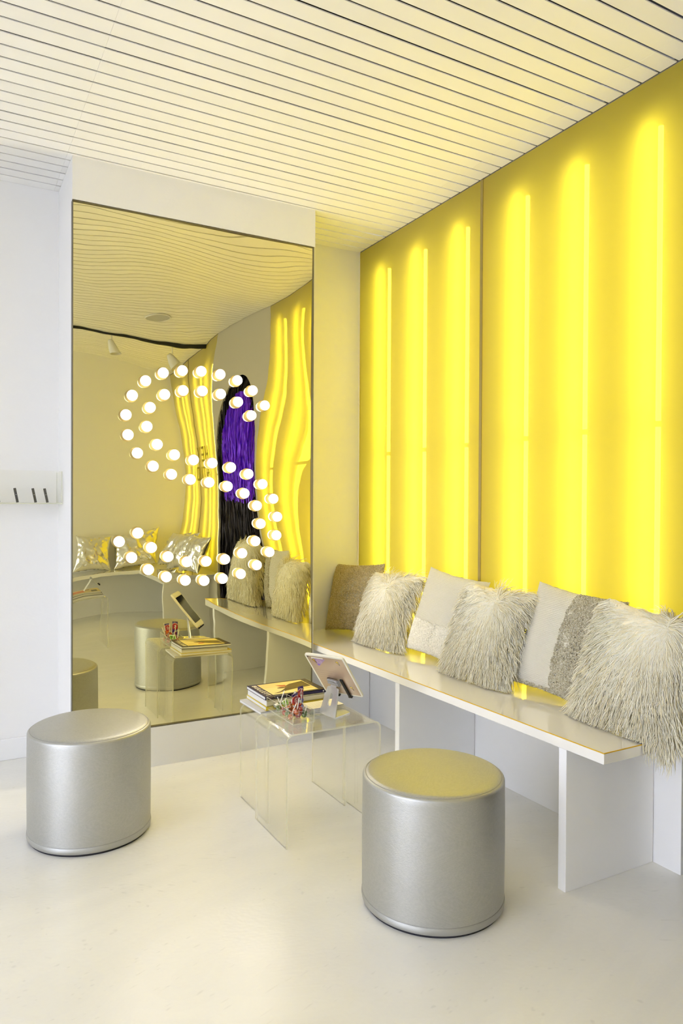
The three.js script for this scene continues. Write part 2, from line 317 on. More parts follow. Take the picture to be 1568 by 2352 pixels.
// sheet with clear faces and polished edges
function sheetMesh(name, x0, x1, y0, y1, z0, z1, parent) {
  const d = [x1 - x0, y1 - y0, z1 - z0], thin = d.indexOf(Math.min(...d));
  return mesh(name, bx(x0, x1, y0, y1, z0, z1), [0, 0, 1, 1, 2, 2].map((a) => (a === thin ? M.clear : M.acrylicEdge)), parent);
}

// ───────────────────────── books and magazine ─────────────────────────
M.paper = std(lin(0.74, 0.73, 0.70), 0.8);
M.paperGrey = std(lin(0.52, 0.51, 0.50), 0.8);
function book(name, label, category, x0, x1, y0, y1, z0, z1, cover, turn = 0, coverTop, group, pageMat = M.paper) {
  const cx = (x0 + x1) / 2, cz = (z0 + z1) / 2, w = (x1 - x0) / 2, d = (z1 - z0) / 2, h = y1 - y0, c = Math.min(0.0018, h * 0.2);
  const t = thing(name, label, category, [cx, y0, cz], group); t.rotation.y = turn;
  mesh('pages', bx(-w + 0.0008, w - 0.0008, c, h - c, -d + 0.001, d - 0.001), pageMat, t);
  const cv = mesh('cover', deep([bx(-w, w, 0, c, -d, d), bx(-w, w, h - c, h, -d, d), bx(-w, w, 0, h, d - 0.0016, d)]), cover, t);
  if (coverTop) { const g = new THREE.PlaneGeometry(2 * w, 2 * d); g.rotateX(-Math.PI / 2); g.translate(0, h + 0.0004, 0); const p = mesh('cover_print', g, coverTop, t); p.userData.label = 'printed front cover'; }
  return t;
}
const coverTex = canvasTex(1024, 744, (c, w, h) => {
  c.fillStyle = '#2a1a2c'; c.fillRect(0, 0, w, h);
  c.fillStyle = '#ead27c'; c.fillRect(150, 44, 770, 646);                       // picture
  c.fillStyle = '#f2dd8e'; c.fillRect(150, 300, 420, 390);
  c.fillStyle = '#4a3413'; c.beginPath(); c.moveTo(905, 110); c.lineTo(640, 200); c.lineTo(520, 300); c.lineTo(470, 420); c.lineTo(330, 560); c.lineTo(230, 610); c.lineTo(330, 600); c.lineTo(420, 560); c.lineTo(640, 500); c.lineTo(905, 450); c.closePath(); c.fill();
  c.fillStyle = '#5b4118'; c.beginPath(); c.ellipse(700, 330, 190, 110, -0.25, 0, 7); c.fill();
  c.fillStyle = '#8a6426'; c.beginPath(); c.ellipse(450, 360, 90, 46, -0.15, 0, 7); c.fill();
  c.fillStyle = '#c4521e'; c.beginPath(); c.moveTo(400, 190); c.lineTo(560, 230); c.lineTo(540, 310); c.lineTo(450, 290); c.closePath(); c.fill();
  c.fillStyle = '#7d5a22'; c.beginPath(); c.ellipse(260, 616, 60, 13, -0.1, 0, 7); c.fill();
  c.fillStyle = '#f6edc8'; c.save(); c.translate(134, 46); c.rotate(Math.PI / 2); c.font = 'bold 118px sans-serif'; c.textBaseline = 'top'; const tw = c.measureText('BULLETT').width; c.scale(650 / tw, 0.86); c.fillText('BULLETT', 0, -14); c.restore();
  c.fillStyle = '#cfae5b'; c.save(); c.translate(950, 150); c.rotate(Math.PI / 2); c.font = '26px sans-serif'; c.fillText('THE ROMANTIC ISSUE', 0, 0); c.restore();
  c.fillStyle = '#f3e7b4'; c.fillRect(700, 610, 190, 40);
});
M.cover = std(lin(1, 1, 1), 0.35, { map: coverTex });
M.navy = std(lin(0.022, 0.018, 0.075), 0.35);
M.yellowCover = std(lin(0.62, 0.47, 0.02), 0.45);
M.creamCover = std(lin(0.62, 0.57, 0.40), 0.5);
M.black = std(lin(0.02, 0.02, 0.022), 0.4);
const STACK = 'stack of books on the lower table';
book('book', 'grey paged book at the bottom of the magazine stack', 'book', 1.03, 1.31, TB, TB + 0.010, 0.452, 0.655, M.paperGrey, 0.03, null, STACK);
book('book', 'yellow spined book in the magazine stack', 'book', 1.058, 1.325, TB + 0.010, TB + 0.024, 0.45, 0.652, M.yellowCover, -0.01, null, STACK);
book('book', 'thick cream paperback just under the dark magazine', 'book', 1.062, 1.305, TB + 0.024, TB + 0.045, 0.452, 0.645, M.creamCover, 0.0, null, STACK);
{
  const m = book('magazine', 'navy magazine with a cream cover picture on top of the stack', 'magazine', 1.061, 1.319, TB + 0.045, TB + 0.058, 0.446, 0.634, M.navy, 0.0, M.cover, STACK);
  const dot = mesh('spine_dot', new THREE.CylinderGeometry(0.003, 0.003, 0.0006, 12).rotateX(Math.PI / 2).translate(0.118, 0.0065, 0.0944), M.paper, m);
  const sp = canvasTex(512, 32, (c, w, h) => { c.fillStyle = '#151130'; c.fillRect(0, 0, w, h); c.fillStyle = '#8d8aa6'; c.font = '20px sans-serif'; c.fillText('BULLETT   WINTER', 20, 23); });
  const g = new THREE.PlaneGeometry(0.15, 0.0094).translate(-0.05, 0.0065, 0.0945); mesh('spine_print', g, std(lin(1, 1, 1), 0.4, { map: sp }), m);
}
// business cards in a pile
{
  const t = thing('card_pile', 'low pile of printed white cards behind the tablet stand', 'cards', [1.243, TH, 0.745]); t.rotation.y = 0.05;
  const print = canvasTex(512, 256, (c, w, h) => { c.fillStyle = '#f4ecd2'; c.fillRect(0, 0, w, h); c.fillStyle = '#9a8f6c'; for (let i = 0; i < 11; i++) c.fillRect(30, 24 + i * 19, 250 + (i * 67) % 160, 4); c.fillStyle = '#b7a13c'; for (let i = 0; i < 6; i++) { c.beginPath(); c.arc(430, 40 + i * 34, 6, 0, 7); c.fill(); } });
  for (let i = 0; i < 9; i++) { const g = bx(-0.072, 0.072, i * 0.0023, i * 0.0023 + 0.0020, -0.042, 0.042); const c = mesh('card', g, i % 3 === 1 ? M.paperGrey : M.paper, t); c.position.set(rr(-0.002, 0.002), 0, rr(-0.002, 0.002)); }
  const g = new THREE.PlaneGeometry(0.142, 0.082).rotateX(-Math.PI / 2).translate(0, 0.0208, 0); mesh('card_print', g, std(lin(1, 1, 1), 0.6, { map: print }), t);
}

// ───────────────────────── candy tray ─────────────────────────
const TX0 = 1.063, TX1 = 1.148, TZ0 = 0.640, TZ1 = 0.872, TY = TH + 0.001;
{
  const t = thing('candy_tray', 'clear acrylic two-part tray full of lollipops on the table', 'tray', [(TX0 + TX1) / 2, TY, (TZ0 + TZ1) / 2]);
  const w = (TX1 - TX0) / 2, d = (TZ1 - TZ0) / 2, h = 0.043, k = 0.0025;
  sheetMesh('tray_floor', -w + k, w - k, 0, k, -d + k, d - k, t);
  sheetMesh('tray_wall', -w, -w + k, 0, h, -d, d, t); sheetMesh('tray_wall', w - k, w, 0, h, -d, d, t);
  sheetMesh('tray_wall', -w + k, w - k, 0, h, -d, -d + k, t); sheetMesh('tray_wall', -w + k, w - k, 0, h, d - k, d, t);
  sheetMesh('divider', -w + k, w - k, k, h - 0.002, -0.006, -0.006 + k, t);
}
{
  const swirl = (a, b, c2) => canvasTex(128, 128, (c) => { c.fillStyle = a; c.fillRect(0, 0, 128, 128); for (let i = 0; i < 26; i++) { c.fillStyle = [b, c2, '#f1e3d8'][i % 3]; c.save(); c.translate((i * 37) % 128, (i * 53) % 128); c.rotate(i); c.fillRect(-11, -3, 22, 6); c.restore(); } });
  const wraps = [['#a8352c', '#d98a72', '#7c1f3a'], ['#b3542a', '#e0a27a', '#812b2b'], ['#8a3350', '#c9808f', '#5b2340'], ['#54733a', '#9db56b', '#34512a'], ['#a4602d', '#e3b17c', '#8f2e2e']].map((w) => phy(lin(1, 1, 1), 0.25, { map: swirl(...w), clearcoat: 0.6 }));
  const stickM = std(lin(0.82, 0.78, 0.66), 0.6);
  const head = (() => { const g = new THREE.SphereGeometry(0.0105, 14, 10), p = g.attributes.position; for (let i = 0; i < p.count; i++) { const k = 1 + 0.07 * noise3(p.getX(i) * 260, p.getY(i) * 260, p.getZ(i) * 260); p.setXYZ(i, p.getX(i) * k, p.getY(i) * k, p.getZ(i) * k); } g.computeVertexNormals(); return g; })();
  const ruff = new THREE.ConeGeometry(0.008, 0.012, 9, 1, true).rotateX(Math.PI).translate(0, 0.0135, 0);
  const stick = new THREE.CylinderGeometry(0.0017, 0.0017, 0.062, 8).translate(0, 0.036, 0);
  const zm = (TZ0 + TZ1) / 2;
  const spots = []; // heads in two layers in the near part, one in the far part
  for (let i = 0; i < 11; i++) spots.push([TX0 + 0.016 + (i % 3) * 0.0255 + rr(-0.002, 0.002), TY + 0.0145 + (i > 8 ? 0.016 : 0) + (i % 2) * 0.003, zm + 0.014 + Math.floor(i / 3) * 0.0265 + rr(-0.002, 0.002)]);
  spots[9] = [TX0 + 0.03, TY + 0.036, zm + 0.03]; spots[10] = [TX0 + 0.055, TY + 0.035, zm + 0.06]; spots.push([TX0 + 0.03, TY + 0.034, zm + 0.085], [TX0 + 0.06, TY + 0.036, zm + 0.026]);
  spots.push([TX0 + 0.02, TY + 0.015, zm - 0.05], [TX0 + 0.05, TY + 0.015, zm - 0.035]);
  spots.forEach(([x, y, z], i) => {
    const l = thing('lollipop', `${['red', 'rust orange', 'plum', 'green', 'amber brown'][i % 5]} wrapped lollipop ${i === 13 || i === 14 ? 'lying in the far half of the tray' : i > 8 ? 'on top of the heap in the clear tray' : 'low in the near half of the clear tray'}`, 'lollipop', [x, y, z], 'lollipops in the candy tray');
    const a = i * 2.4, tilt = i < 9 && i % 2 ? 0.5 : rr(0.25, 0.75); l.rotation.set(Math.sin(a) * tilt, a * 1.7, Math.cos(a) * tilt);
    mesh('candy', head, wraps[i % 5], l); mesh('wrapper_ruff', ruff, wraps[i % 5], l); if (i % 3 !== 1 || i > 8) mesh('stick', stick, stickM, l);
  });
  // taffy bars standing up in the tray
  const bar = (name, label, base, x, y, z, rot, s = 1) => {
    const tex = canvasTex(256, 640, (c, w, h) => {
      c.fillStyle = base; c.fillRect(0, 0, w, h); c.fillStyle = '#3a1d5e'; c.fillRect(0, 0, w, 70); c.fillStyle = '#9c1c1c'; c.beginPath(); c.ellipse(128, 190, 150, 130, 0, 0, 7); c.fill();
      c.strokeStyle = '#f5e9dc'; c.lineWidth = 9; c.beginPath(); c.ellipse(128, 190, 150, 130, 0, 3.3, 6.1); c.stroke();
      c.lineWidth = 13; c.beginPath(); c.arc(128, 195, 52, 0.6, 5.6); c.stroke(); c.beginPath(); c.arc(140, 195, 20, 0.6, 5.2); c.stroke();
      c.save(); c.translate(128, 440); c.rotate(0.5); c.font = 'bold 78px sans-serif'; c.textAlign = 'center'; c.lineWidth = 18; c.strokeStyle = '#15101c'; c.strokeText('AirHeads', 0, 0); c.fillStyle = '#f4f1ee'; c.fillText('AirHeads', 0, 0); c.restore();
      c.fillStyle = '#17121d'; c.fillRect(0, 560, w, 80);
    });
    const m = phy(lin(1, 1, 1), 0.25, { map: tex, clearcoat: 0.5 });
    const w = 0.028 * s, h = 0.085 * s, g = new THREE.BoxGeometry(w, h, 0.006, 6, 18, 2), p = g.attributes.position;
    for (let i = 0; i < p.count; i++) { const u = p.getX(i) / w, v = p.getY(i) / h, k = Math.max(0.12, (1 - Math.pow(Math.abs(v * 2), 6)) * (1 - Math.pow(Math.abs(u * 2), 4) * 0.8)); p.setZ(i, p.getZ(i) * k * 1.4 + 0.002 * noise2(u * 4 + x * 90, v * 5)); }
    g.computeVertexNormals(); g.translate(0, h / 2, 0);
    const t = solo(name, label, 'candy', g, m, 'taffy bars in the candy tray'); t.position.set(x, y, z); t.rotation.set(...rot);
  };
  bar('taffy_bar', 'red and orange wrapped taffy bar leaning forward in the tray', '#d96a1f', 1.105, TY + 0.018, 0.815, [0.12, 0.25, 0.18], 0.95);
  bar('taffy_bar', 'red and purple wrapped taffy bar standing tallest in the tray', '#4a2478', 1.128, TY + 0.022, 0.80, [-0.05, 0.35, -0.02], 1.05);
  const gd = solo('candy_packet', 'lime green candy packet in the far half of the tray', 'candy', new RoundedBoxGeometry(0.036, 0.026, 0.006, 3, 0.003), phy(lin(1, 1, 1), 0.25, { clearcoat: 0.6, map: canvasTex(128, 96, (c) => { c.fillStyle = '#f2f4e4'; c.fillRect(0, 0, 128, 96); c.fillStyle = '#7fbf1e'; c.fillRect(12, 10, 104, 76); c.fillStyle = '#1f3a14'; c.save(); c.translate(64, 50); c.rotate(-0.5); c.fillRect(-34, -8, 68, 14); c.restore(); }) }));
  gd.position.set(1.098, TY + 0.040, 0.735); gd.rotation.set(-0.5, 0.6, 0.4);
  const sv = solo('candy_packet', 'clear crinkled candy wrapper in the far half of the tray', 'candy', (() => { const g = new THREE.SphereGeometry(0.017, 18, 12), p = g.attributes.position; for (let i = 0; i < p.count; i++) { const k = 1 + 0.25 * noise3(p.getX(i) * 130, p.getY(i) * 130, p.getZ(i) * 130); p.setXYZ(i, p.getX(i) * k * 0.9, p.getY(i) * k * 0.55, p.getZ(i) * k * 1.2); } g.computeVertexNormals(); return g; })(), phy(lin(0.6, 0.6, 0.58), 0.15, { metalness: 0.6 }));
  sv.position.set(1.095, TY + 0.0135, 0.672);
}

// ───────────────────────── tablet on its stand ─────────────────────────
M.alu = std(lin(0.80, 0.81, 0.84), 0.32, { metalness: 0.85 });
M.aluDark = std(lin(0.45, 0.46, 0.50), 0.3, { metalness: 0.9 });
M.rubber = std(lin(0.02, 0.02, 0.02), 0.7);
const platePlan = (wb, wt, h, slot) => { const s = new THREE.Shape(), r = 0.007; s.moveTo(-wb / 2, 0); s.lineTo(wb / 2, 0); s.lineTo(wt / 2 + (wb - wt) / 2 * 0.08, h - r); s.quadraticCurveTo(wt / 2, h, wt / 2 - r, h); s.lineTo(-wt / 2 + r, h); s.quadraticCurveTo(-wt / 2, h, -wt / 2 - (wb - wt) / 2 * 0.08, h - r); s.closePath(); if (slot) { const p = new THREE.Path(), a = slot[0] / 2; p.absarc(0, slot[1] + a, a, Math.PI, 2 * Math.PI, false); p.absarc(0, slot[2] - a, a, 0, Math.PI, false); p.closePath(); s.holes.push(p); } return s; };
const quadBasis = (ex, ey, ez, o) => new THREE.Matrix4().makeBasis(ex, ey, ez).setPosition(o);
{
  const T1 = V(1.122, 0.625, 0.842), T2 = V(1.203, 0.625, 0.982), B2 = V(1.331, 0.458, 0.908);
  const a = T2.clone().sub(T1).normalize(), d = B2.clone().sub(T2).normalize(), up = d.clone().negate(), n = V(0, 0, 0).crossVectors(a, up);   // n: towards the back
  const C = T1.clone().add(B2).multiplyScalar(0.5);
  // stand: foot, upright plate, hinge, cradle with lips
  const st = thing('tablet_stand', 'silver aluminium folding stand holding up the tablet', 'tablet stand', [1.2215, TH + 0.0005, 0.830]);
  const o = st.position;
  const ax = V(0.016, 0, 0.094).normalize(), hinge = C.clone().addScaledVector(n, 0.020).addScaledVector(up, -0.022).sub(o);
  const plateUp = hinge.clone().normalize(), plateH = hinge.length() * 0.96, pn = V(0, 0, 0).crossVectors(ax, plateUp).normalize();
  const slab = (shape, th) => new THREE.ExtrudeGeometry(shape, { depth: th, bevelEnabled: true, bevelThickness: 0.0005, bevelSize: 0.0005, bevelSegments: 1, curveSegments: 12 }).translate(0, 0, -th / 2);
  const pg = slab(platePlan(0.094, 0.060, plateH * 0.88, [0.019, plateH * 0.30, plateH * 0.70]), 0.004); pg.applyMatrix4(quadBasis(ax, plateUp, pn, V(0, 0.002, 0)));
  const pl = mesh('upright_plate', pg, M.alu, st); pl.userData.label = 'tapered plate with an oval slot';
  const neck = slab(platePlan(0.030, 0.028, plateH * 0.14, null), 0.004).translate(0, plateH * 0.86, 0); neck.applyMatrix4(quadBasis(ax, plateUp, pn, V(0, 0.002, 0))); mesh('plate_neck', neck, M.alu, st);
  const fdir = V(0, 0, 0).crossVectors(ax, V(0, 1, 0)).normalize(); if (fdir.x < 0) fdir.negate();
  const fg = slab(platePlan(0.094, 0.050, 0.088, null), 0.0035); fg.applyMatrix4(quadBasis(ax, fdir, V(0, 0, 0).crossVectors(ax, fdir), V(0, 0.002, 0))); mesh('foot_plate', fg, M.alu, st);
  const barrel = (center, axis, parts, r, gap = 0.0008) => { for (const [s, e] of parts) { const g = new THREE.CylinderGeometry(r, r, e - s - gap, 20).translate(0, (s + e) / 2, 0); const q = new THREE.Quaternion().setFromUnitVectors(V(0, 1, 0), axis); g.applyQuaternion(q); g.translate(center.x, center.y, center.z); mesh('hinge_barrel', g, M.aluDark, st); } };
  const h1 = plateUp.clone().multiplyScalar(plateH).add(V(0, 0.002, 0));
  barrel(h1, ax, [[-0.030, -0.014], [-0.014, 0.014], [0.014, 0.030]], 0.0068);
  const h2 = h1.clone().addScaledVector(up, 0.013).addScaledVector(n, -0.001);
  barrel(h2, ax, [[-0.028, -0.010], [-0.010, 0.012], [0.012, 0.030]], 0.0068);
  // cradle lies against the back of the tablet and ends in two lips
  const arm = (side, mat) => { const g = new RoundedBoxGeometry(0.011, 0.105, 0.005, 2, 0.0015); g.applyMatrix4(quadBasis(a, up, n, C.clone().addScaledVector(n, 0.011).addScaledVector(up, -0.064).addScaledVector(a, side).sub(o))); return mesh('cradle_arm', g, mat, st); };
  arm(0.026, M.rubber); arm(-0.026, M.rubber);
  for (const sd of [-0.026, 0.026]) { const g = new RoundedBoxGeometry(0.016, 0.006, 0.022, 2, 0.002); g.applyMatrix4(quadBasis(a, up, n, C.clone().addScaledVector(up, -0.1165).addScaledVector(a, sd).addScaledVector(n, 0.002).sub(o))); mesh('rubber_lip', g, M.rubber, st); }
  // tablet
  const tb = thing('tablet', 'white tablet in a clear case propped on the silver stand', 'tablet', C.toArray());
  const W = 0.162, L = 0.223, B = quadBasis(a, up, n, V(0, 0, 0));
  const rect = (w, h, r) => { const s = new THREE.Shape(); s.moveTo(-w / 2 + r, -h / 2); s.lineTo(w / 2 - r, -h / 2); s.absarc(w / 2 - r, -h / 2 + r, r, -Math.PI / 2, 0); s.lineTo(w / 2, h / 2 - r); s.absarc(w / 2 - r, h / 2 - r, r, 0, Math.PI / 2); s.lineTo(-w / 2 + r, h / 2); s.absarc(-w / 2 + r, h / 2 - r, r, Math.PI / 2, Math.PI); s.lineTo(-w / 2, -h / 2 + r); s.absarc(-w / 2 + r, -h / 2 + r, r, Math.PI, 1.5 * Math.PI); return s; };
  const ex = (s, dd, z, bev = 0.0012) => new THREE.ExtrudeGeometry(s, { depth: dd, bevelEnabled: bev > 0, bevelThickness: bev, bevelSize: bev, bevelSegments: 3, curveSegments: 8 }).translate(0, 0, z).applyMatrix4(B);
  mesh('case', ex(rect(W - 0.002, L - 0.002, 0.010), 0.0045, 0.0002), std(lin(0.80, 0.76, 0.60), 0.3), tb);
  mesh('body', ex(rect(W - 0.008, L - 0.008, 0.009), 0.003, -0.0026), std(lin(0.85, 0.85, 0.83), 0.25), tb);
  const sc = mesh('screen', ex(rect(W - 0.024, L - 0.056, 0.001), 0.0006, -0.0046, 0), phy(lin(0.012, 0.014, 0.016), 0.08), tb); sc.userData.label = 'dark switched-off glass screen';
  const bolt = (c, x, y, s) => { c.save(); c.translate(x, y); c.scale(s, s); c.rotate(-0.35); c.fillStyle = '#e2bd2e'; c.strokeStyle = '#2c2410'; c.lineWidth = 5; c.beginPath(); c.ellipse(0, -12, 18, 16, 0, 0, 7); c.fill(); c.stroke(); c.beginPath(); c.moveTo(-10, 0); c.lineTo(12, 0); c.lineTo(4, 20); c.lineTo(14, 20); c.lineTo(-4, 48); c.lineTo(0, 24); c.lineTo(-10, 24); c.closePath(); c.fill(); c.stroke(); c.restore(); };
  const back = canvasTex(512, 704, (c, w, h) => {
    c.fillStyle = '#b2977a'; c.fillRect(0, 0, w, h); c.fillStyle = '#e9e3cf'; c.fillRect(60, 18, 170, 34);
    c.save(); c.beginPath(); c.moveTo(70, 40); c.lineTo(260, 40); c.lineTo(110, 190); c.closePath(); c.clip(); c.fillStyle = '#a78ca6'; c.fillRect(0, 0, w, h); c.strokeStyle = '#c9a9c4'; c.lineWidth = 6; c.beginPath(); c.arc(150, 90, 34, 0, 7); c.stroke(); c.beginPath(); c.arc(150, 90, 18, 0, 7); c.stroke(); c.fillStyle = '#7d55d6'; c.fillRect(80, 150, 60, 20); c.restore();
    c.strokeStyle = '#8d7760'; c.lineWidth = 3; for (let i = 0; i < 9; i++) { const y = 270 + i * 44; c.beginPath(); c.moveTo(40, y); for (let x = 40; x < 300 - (i % 3) * 50; x += 12) c.lineTo(x, y + 4 * Math.sin(x * 1.3 + i)); c.stroke(); }
    bolt(c, 84, 84, 1.0); bolt(c, 420, 74, 1.0); bolt(c, 430, 560, 1.0);
  });
  const pg2 = new THREE.PlaneGeometry(W - 0.014, L - 0.014).translate(0, 0, 0.0064).applyMatrix4(B);
  const bp = mesh('back_cover', pg2, phy(lin(1, 1, 1), 0.25, { map: back, clearcoat: 0.8, clearcoatRoughness: 0.05 }), tb); bp.userData.label = 'tan back with three small yellow stickers';
  const cam = new THREE.CylinderGeometry(0.003, 0.003, 0.001, 12).rotateX(Math.PI / 2).translate(-W / 2 + 0.012, L / 2 - 0.012, 0.0068).applyMatrix4(B); mesh('camera_lens', cam, M.black, tb);
}

// ───────────────────────── cushions on the bench ─────────────────────────
function pillowPoint(u, v, side, w, h, t, pin, out) {
  const e = (q) => Math.max(0, 1 - Math.pow(Math.abs(q), 2.4));
  const x = (w / 2) * u * (1 - pin * (1 - v * v) * u * u), y = (h / 2) * v * (1 - pin * (1 - u * u) * v * v);
  const z = side * (t / 2) * Math.pow(e(u) * e(v), 0.55); return out.set(x, y + h / 2, z);
}
function pillowGeo(w, h, t, { pin = 0.07, n = 26, wr = 0, wf = 14, sd = 0, fold = 0 } = {}) {
  const pos = [], uv = [], idx = [], q = V(0, 0, 0); let base = 0;
  for (const side of [1, -1]) {
    for (let j = 0; j <= n; j++) for (let i = 0; i <= n; i++) {
      const u = Math.sin((i / n * 2 - 1) * Math.PI / 2), v = Math.sin((j / n * 2 - 1) * Math.PI / 2);
      pillowPoint(u, v, side, w, h, t, pin, q);
      const edge = (1 - u ** 6) * (1 - v ** 6);
      if (wr) { const r = noise3(q.x * wf + sd, q.y * wf, side * 3 + sd) + 0.6 * noise3(q.x * wf * 2.3, q.y * wf * 2.3 + sd, side) + fold * Math.pow(Math.max(Math.abs(u), Math.abs(v)), 2) * Math.sin(Math.atan2(v, u) * 22 + sd); q.z += side * wr * r * edge; q.y += wr * 0.5 * (1 - edge) * noise2(q.x * 30 + sd, side); }
      pos.push(q.x, q.y, q.z); uv.push(q.x + w / 2, q.y);
    }
    for (let j = 0; j < n; j++) for (let i = 0; i < n; i++) { const a = base + j * (n + 1) + i, b = a + 1, c = a + n + 1, d = c + 1; side > 0 ? idx.push(a, b, d, a, d, c) : idx.push(a, d, b, a, c, d); }
    base += (n + 1) * (n + 1);
  }
  const g = new THREE.BufferGeometry(); g.setAttribute('position', new THREE.Float32BufferAttribute(pos, 3)); g.setAttribute('uv', new THREE.Float32BufferAttribute(uv, 2)); g.setIndex(idx); g.computeVertexNormals(); return g;
}
const knitTex = dataTex(256, (u, v) => { const c = u * 12, r = v * 12, fx = c - Math.floor(c), fy = ((r + Math.abs(fx - 0.5) * 0.9) % 1 + 1) % 1; return 0.25 + 0.75 * Math.sin(Math.PI * fy) * (0.35 + 0.65 * Math.sin(Math.PI * ((fx * 2) % 1))) + 0.08 * tileNoise(u, v, 60); });
const knitMap = knitTex.clone(); knitMap.repeat.set(13, 13); knitMap.needsUpdate = true;
M.knit = std(lin(0.84, 0.80, 0.67), 0.95, { bumpMap: knitMap, bumpScale: 0.004 });
M.furBase = std(lin(0.88, 0.80, 0.58), 1);
M.fur = phy(lin(1, 1, 1), 1, { vertexColors: true, transmission: 0.12, thickness: 0 });
M.boucle = std(lin(1, 1, 1), 0.95, { vertexColors: true });
M.boucleBase = std(lin(0.40, 0.36, 0.26), 1);
const BT = 0.459;
function placePillow(o, x, z, turn, lean, roll) { o.position.set(x, BT + 0.012, z); o.rotation.order = 'YXZ'; o.rotation.set(-lean, turn, roll); o.updateMatrixWorld(true); }
// long shaggy locks: each one a tapered, slightly wavy three-sided strand that droops over the cushion
function furGeo(w, h, t, pin, count, part, len, toWorld) {
  const SEG = 6, pos = [], nor = [], col = [], idx = []; const q = V(0, 0, 0), q1 = V(0, 0, 0), q2 = V(0, 0, 0), inv = toWorld.clone().invert();
  const down = V(0, -1, 0).transformDirection(inv), m = V(0, 0, 0), cols = [[0.98, 0.93, 0.73], [0.99, 0.95, 0.80], [0.97, 0.90, 0.66], [0.98, 0.94, 0.75], [0.94, 0.85, 0.58]];
  for (let k = 0; k < count; k++) {
    let u = rr(-1, 1), v = rr(-1, 1), side = rnd() < 0.86 ? 1 : -1; const near = rnd() < 0.26; if (near) { const q0 = Math.abs(rr(-1, 1) * rr(0.2, 1)) * 0.9, q9 = rr(0, 6.283); u = Math.max(-1, Math.min(1, part[0] + q0 * Math.cos(q9))); v = Math.max(-1, Math.min(1, part[1] + q0 * Math.sin(q9))); side = 1; } else if (side < 0) { if (rnd() < 0.5) u = Math.sign(u) * (1 - Math.abs(u) * 0.35); else v = 1 - Math.abs(v) * 0.35; }
    if (!near) { u = Math.sign(u) * Math.pow(Math.abs(u), 0.85); v = Math.sign(v) * Math.pow(Math.abs(v), 0.85); }
    pillowPoint(u, v, side, w, h, t, pin, q); pillowPoint(Math.min(1, u + 0.02), v, side, w, h, t, pin, q1); pillowPoint(u, Math.min(1, v + 0.02), side, w, h, t, pin, q2);
    const n = V(0, 0, 0).crossVectors(q1.sub(q), q2.sub(q)).multiplyScalar(side).normalize(); if (!(n.lengthSq() > 0.5)) n.set(Math.sign(u), Math.sign(v), 0.2 * side).normalize();
    if (Math.abs(u) > 0.9) n.x += 0.7 * Math.sign(u); if (v > 0.88) n.y += 0.9; n.normalize();
    const px = u - part[0], py = v - part[1], pl = Math.hypot(px, py) + 0.05;
    const cl = noise2(q.x * 34 + count, q.y * 34), cl2 = noise2(q.x * 34 + 50, q.y * 34 + 50);
    const dir = V(px / pl * 0.75 + cl * 0.6, py / pl * 0.55 + cl2 * 0.45, 0.0).addScaledVector(down, 0.62).addScaledVector(n, 0.10).add(V(rr(-0.22, 0.22), rr(-0.2, 0.2), rr(-0.06, 0.14))).normalize();
    const L = len * rr(0.6, 1.15), r0 = rr(0.0012, 0.0024), ph = rr(0, 6.28), wv = rr(0.0014, 0.0034), c = cols[Math.floor(rnd() * 5)], sh = rr(0.9, 1.0);
    const p = q.clone(), d = n.clone().multiplyScalar(0.35).addScaledVector(dir, 0.8).normalize(), b0 = pos.length / 3, sideV = V(0, 0, 0).crossVectors(dir, n).normalize();
    for (let s = 0; s <= SEG; s++) {
      const f = s / SEG, rad = r0 * (s === 0 ? 0.8 : s === SEG ? 0.12 : 1 - 0.55 * f);
      const cc = p.clone().addScaledVector(sideV, wv * Math.sin(ph + f * 7)); m.copy(cc).applyMatrix4(toWorld);
      const onBench = m.x > 1.608 && m.z < 1.745; if (onBench && m.y < BT + 0.003 + rad) { m.y = BT + 0.003 + rad + 0.0015 * Math.abs(cl); cc.copy(m).applyMatrix4(inv); }
      if (m.x > XR - 0.006) { m.x = XR - 0.006; cc.copy(m).applyMatrix4(inv); }
      const e1 = sideV, e2 = V(0, 0, 0).crossVectors(d, sideV).normalize();
      for (let a = 0; a < 3; a++) { const an = a * 2.0944, nx = e1.clone().multiplyScalar(Math.cos(an)).addScaledVector(e2, Math.sin(an)); pos.push(cc.x + nx.x * rad, cc.y + nx.y * rad, cc.z + nx.z * rad); nor.push(nx.x, nx.y, nx.z); col.push(c[0] * sh, c[1] * sh, c[2] * sh); }
      if (s < SEG) for (let a = 0; a < 3; a++) { const i0 = b0 + s * 3 + a, i1 = b0 + s * 3 + (a + 1) % 3; idx.push(i0, i1, i1 + 3, i0, i1 + 3, i0 + 3); }
      const target = dir.clone().multiplyScalar(1 - 0.35 * f).addScaledVector(down, 0.45 * f); d.lerp(target.normalize(), 0.5).normalize(); p.addScaledVector(d, L / SEG);
    }
  }
  const g = new THREE.BufferGeometry(); g.setAttribute('position', new THREE.Float32BufferAttribute(pos, 3)); g.setAttribute('normal', new THREE.Float32BufferAttribute(nor, 3)); g.setAttribute('color', new THREE.Float32BufferAttribute(col, 3)); g.setIndex(idx); return g;
}
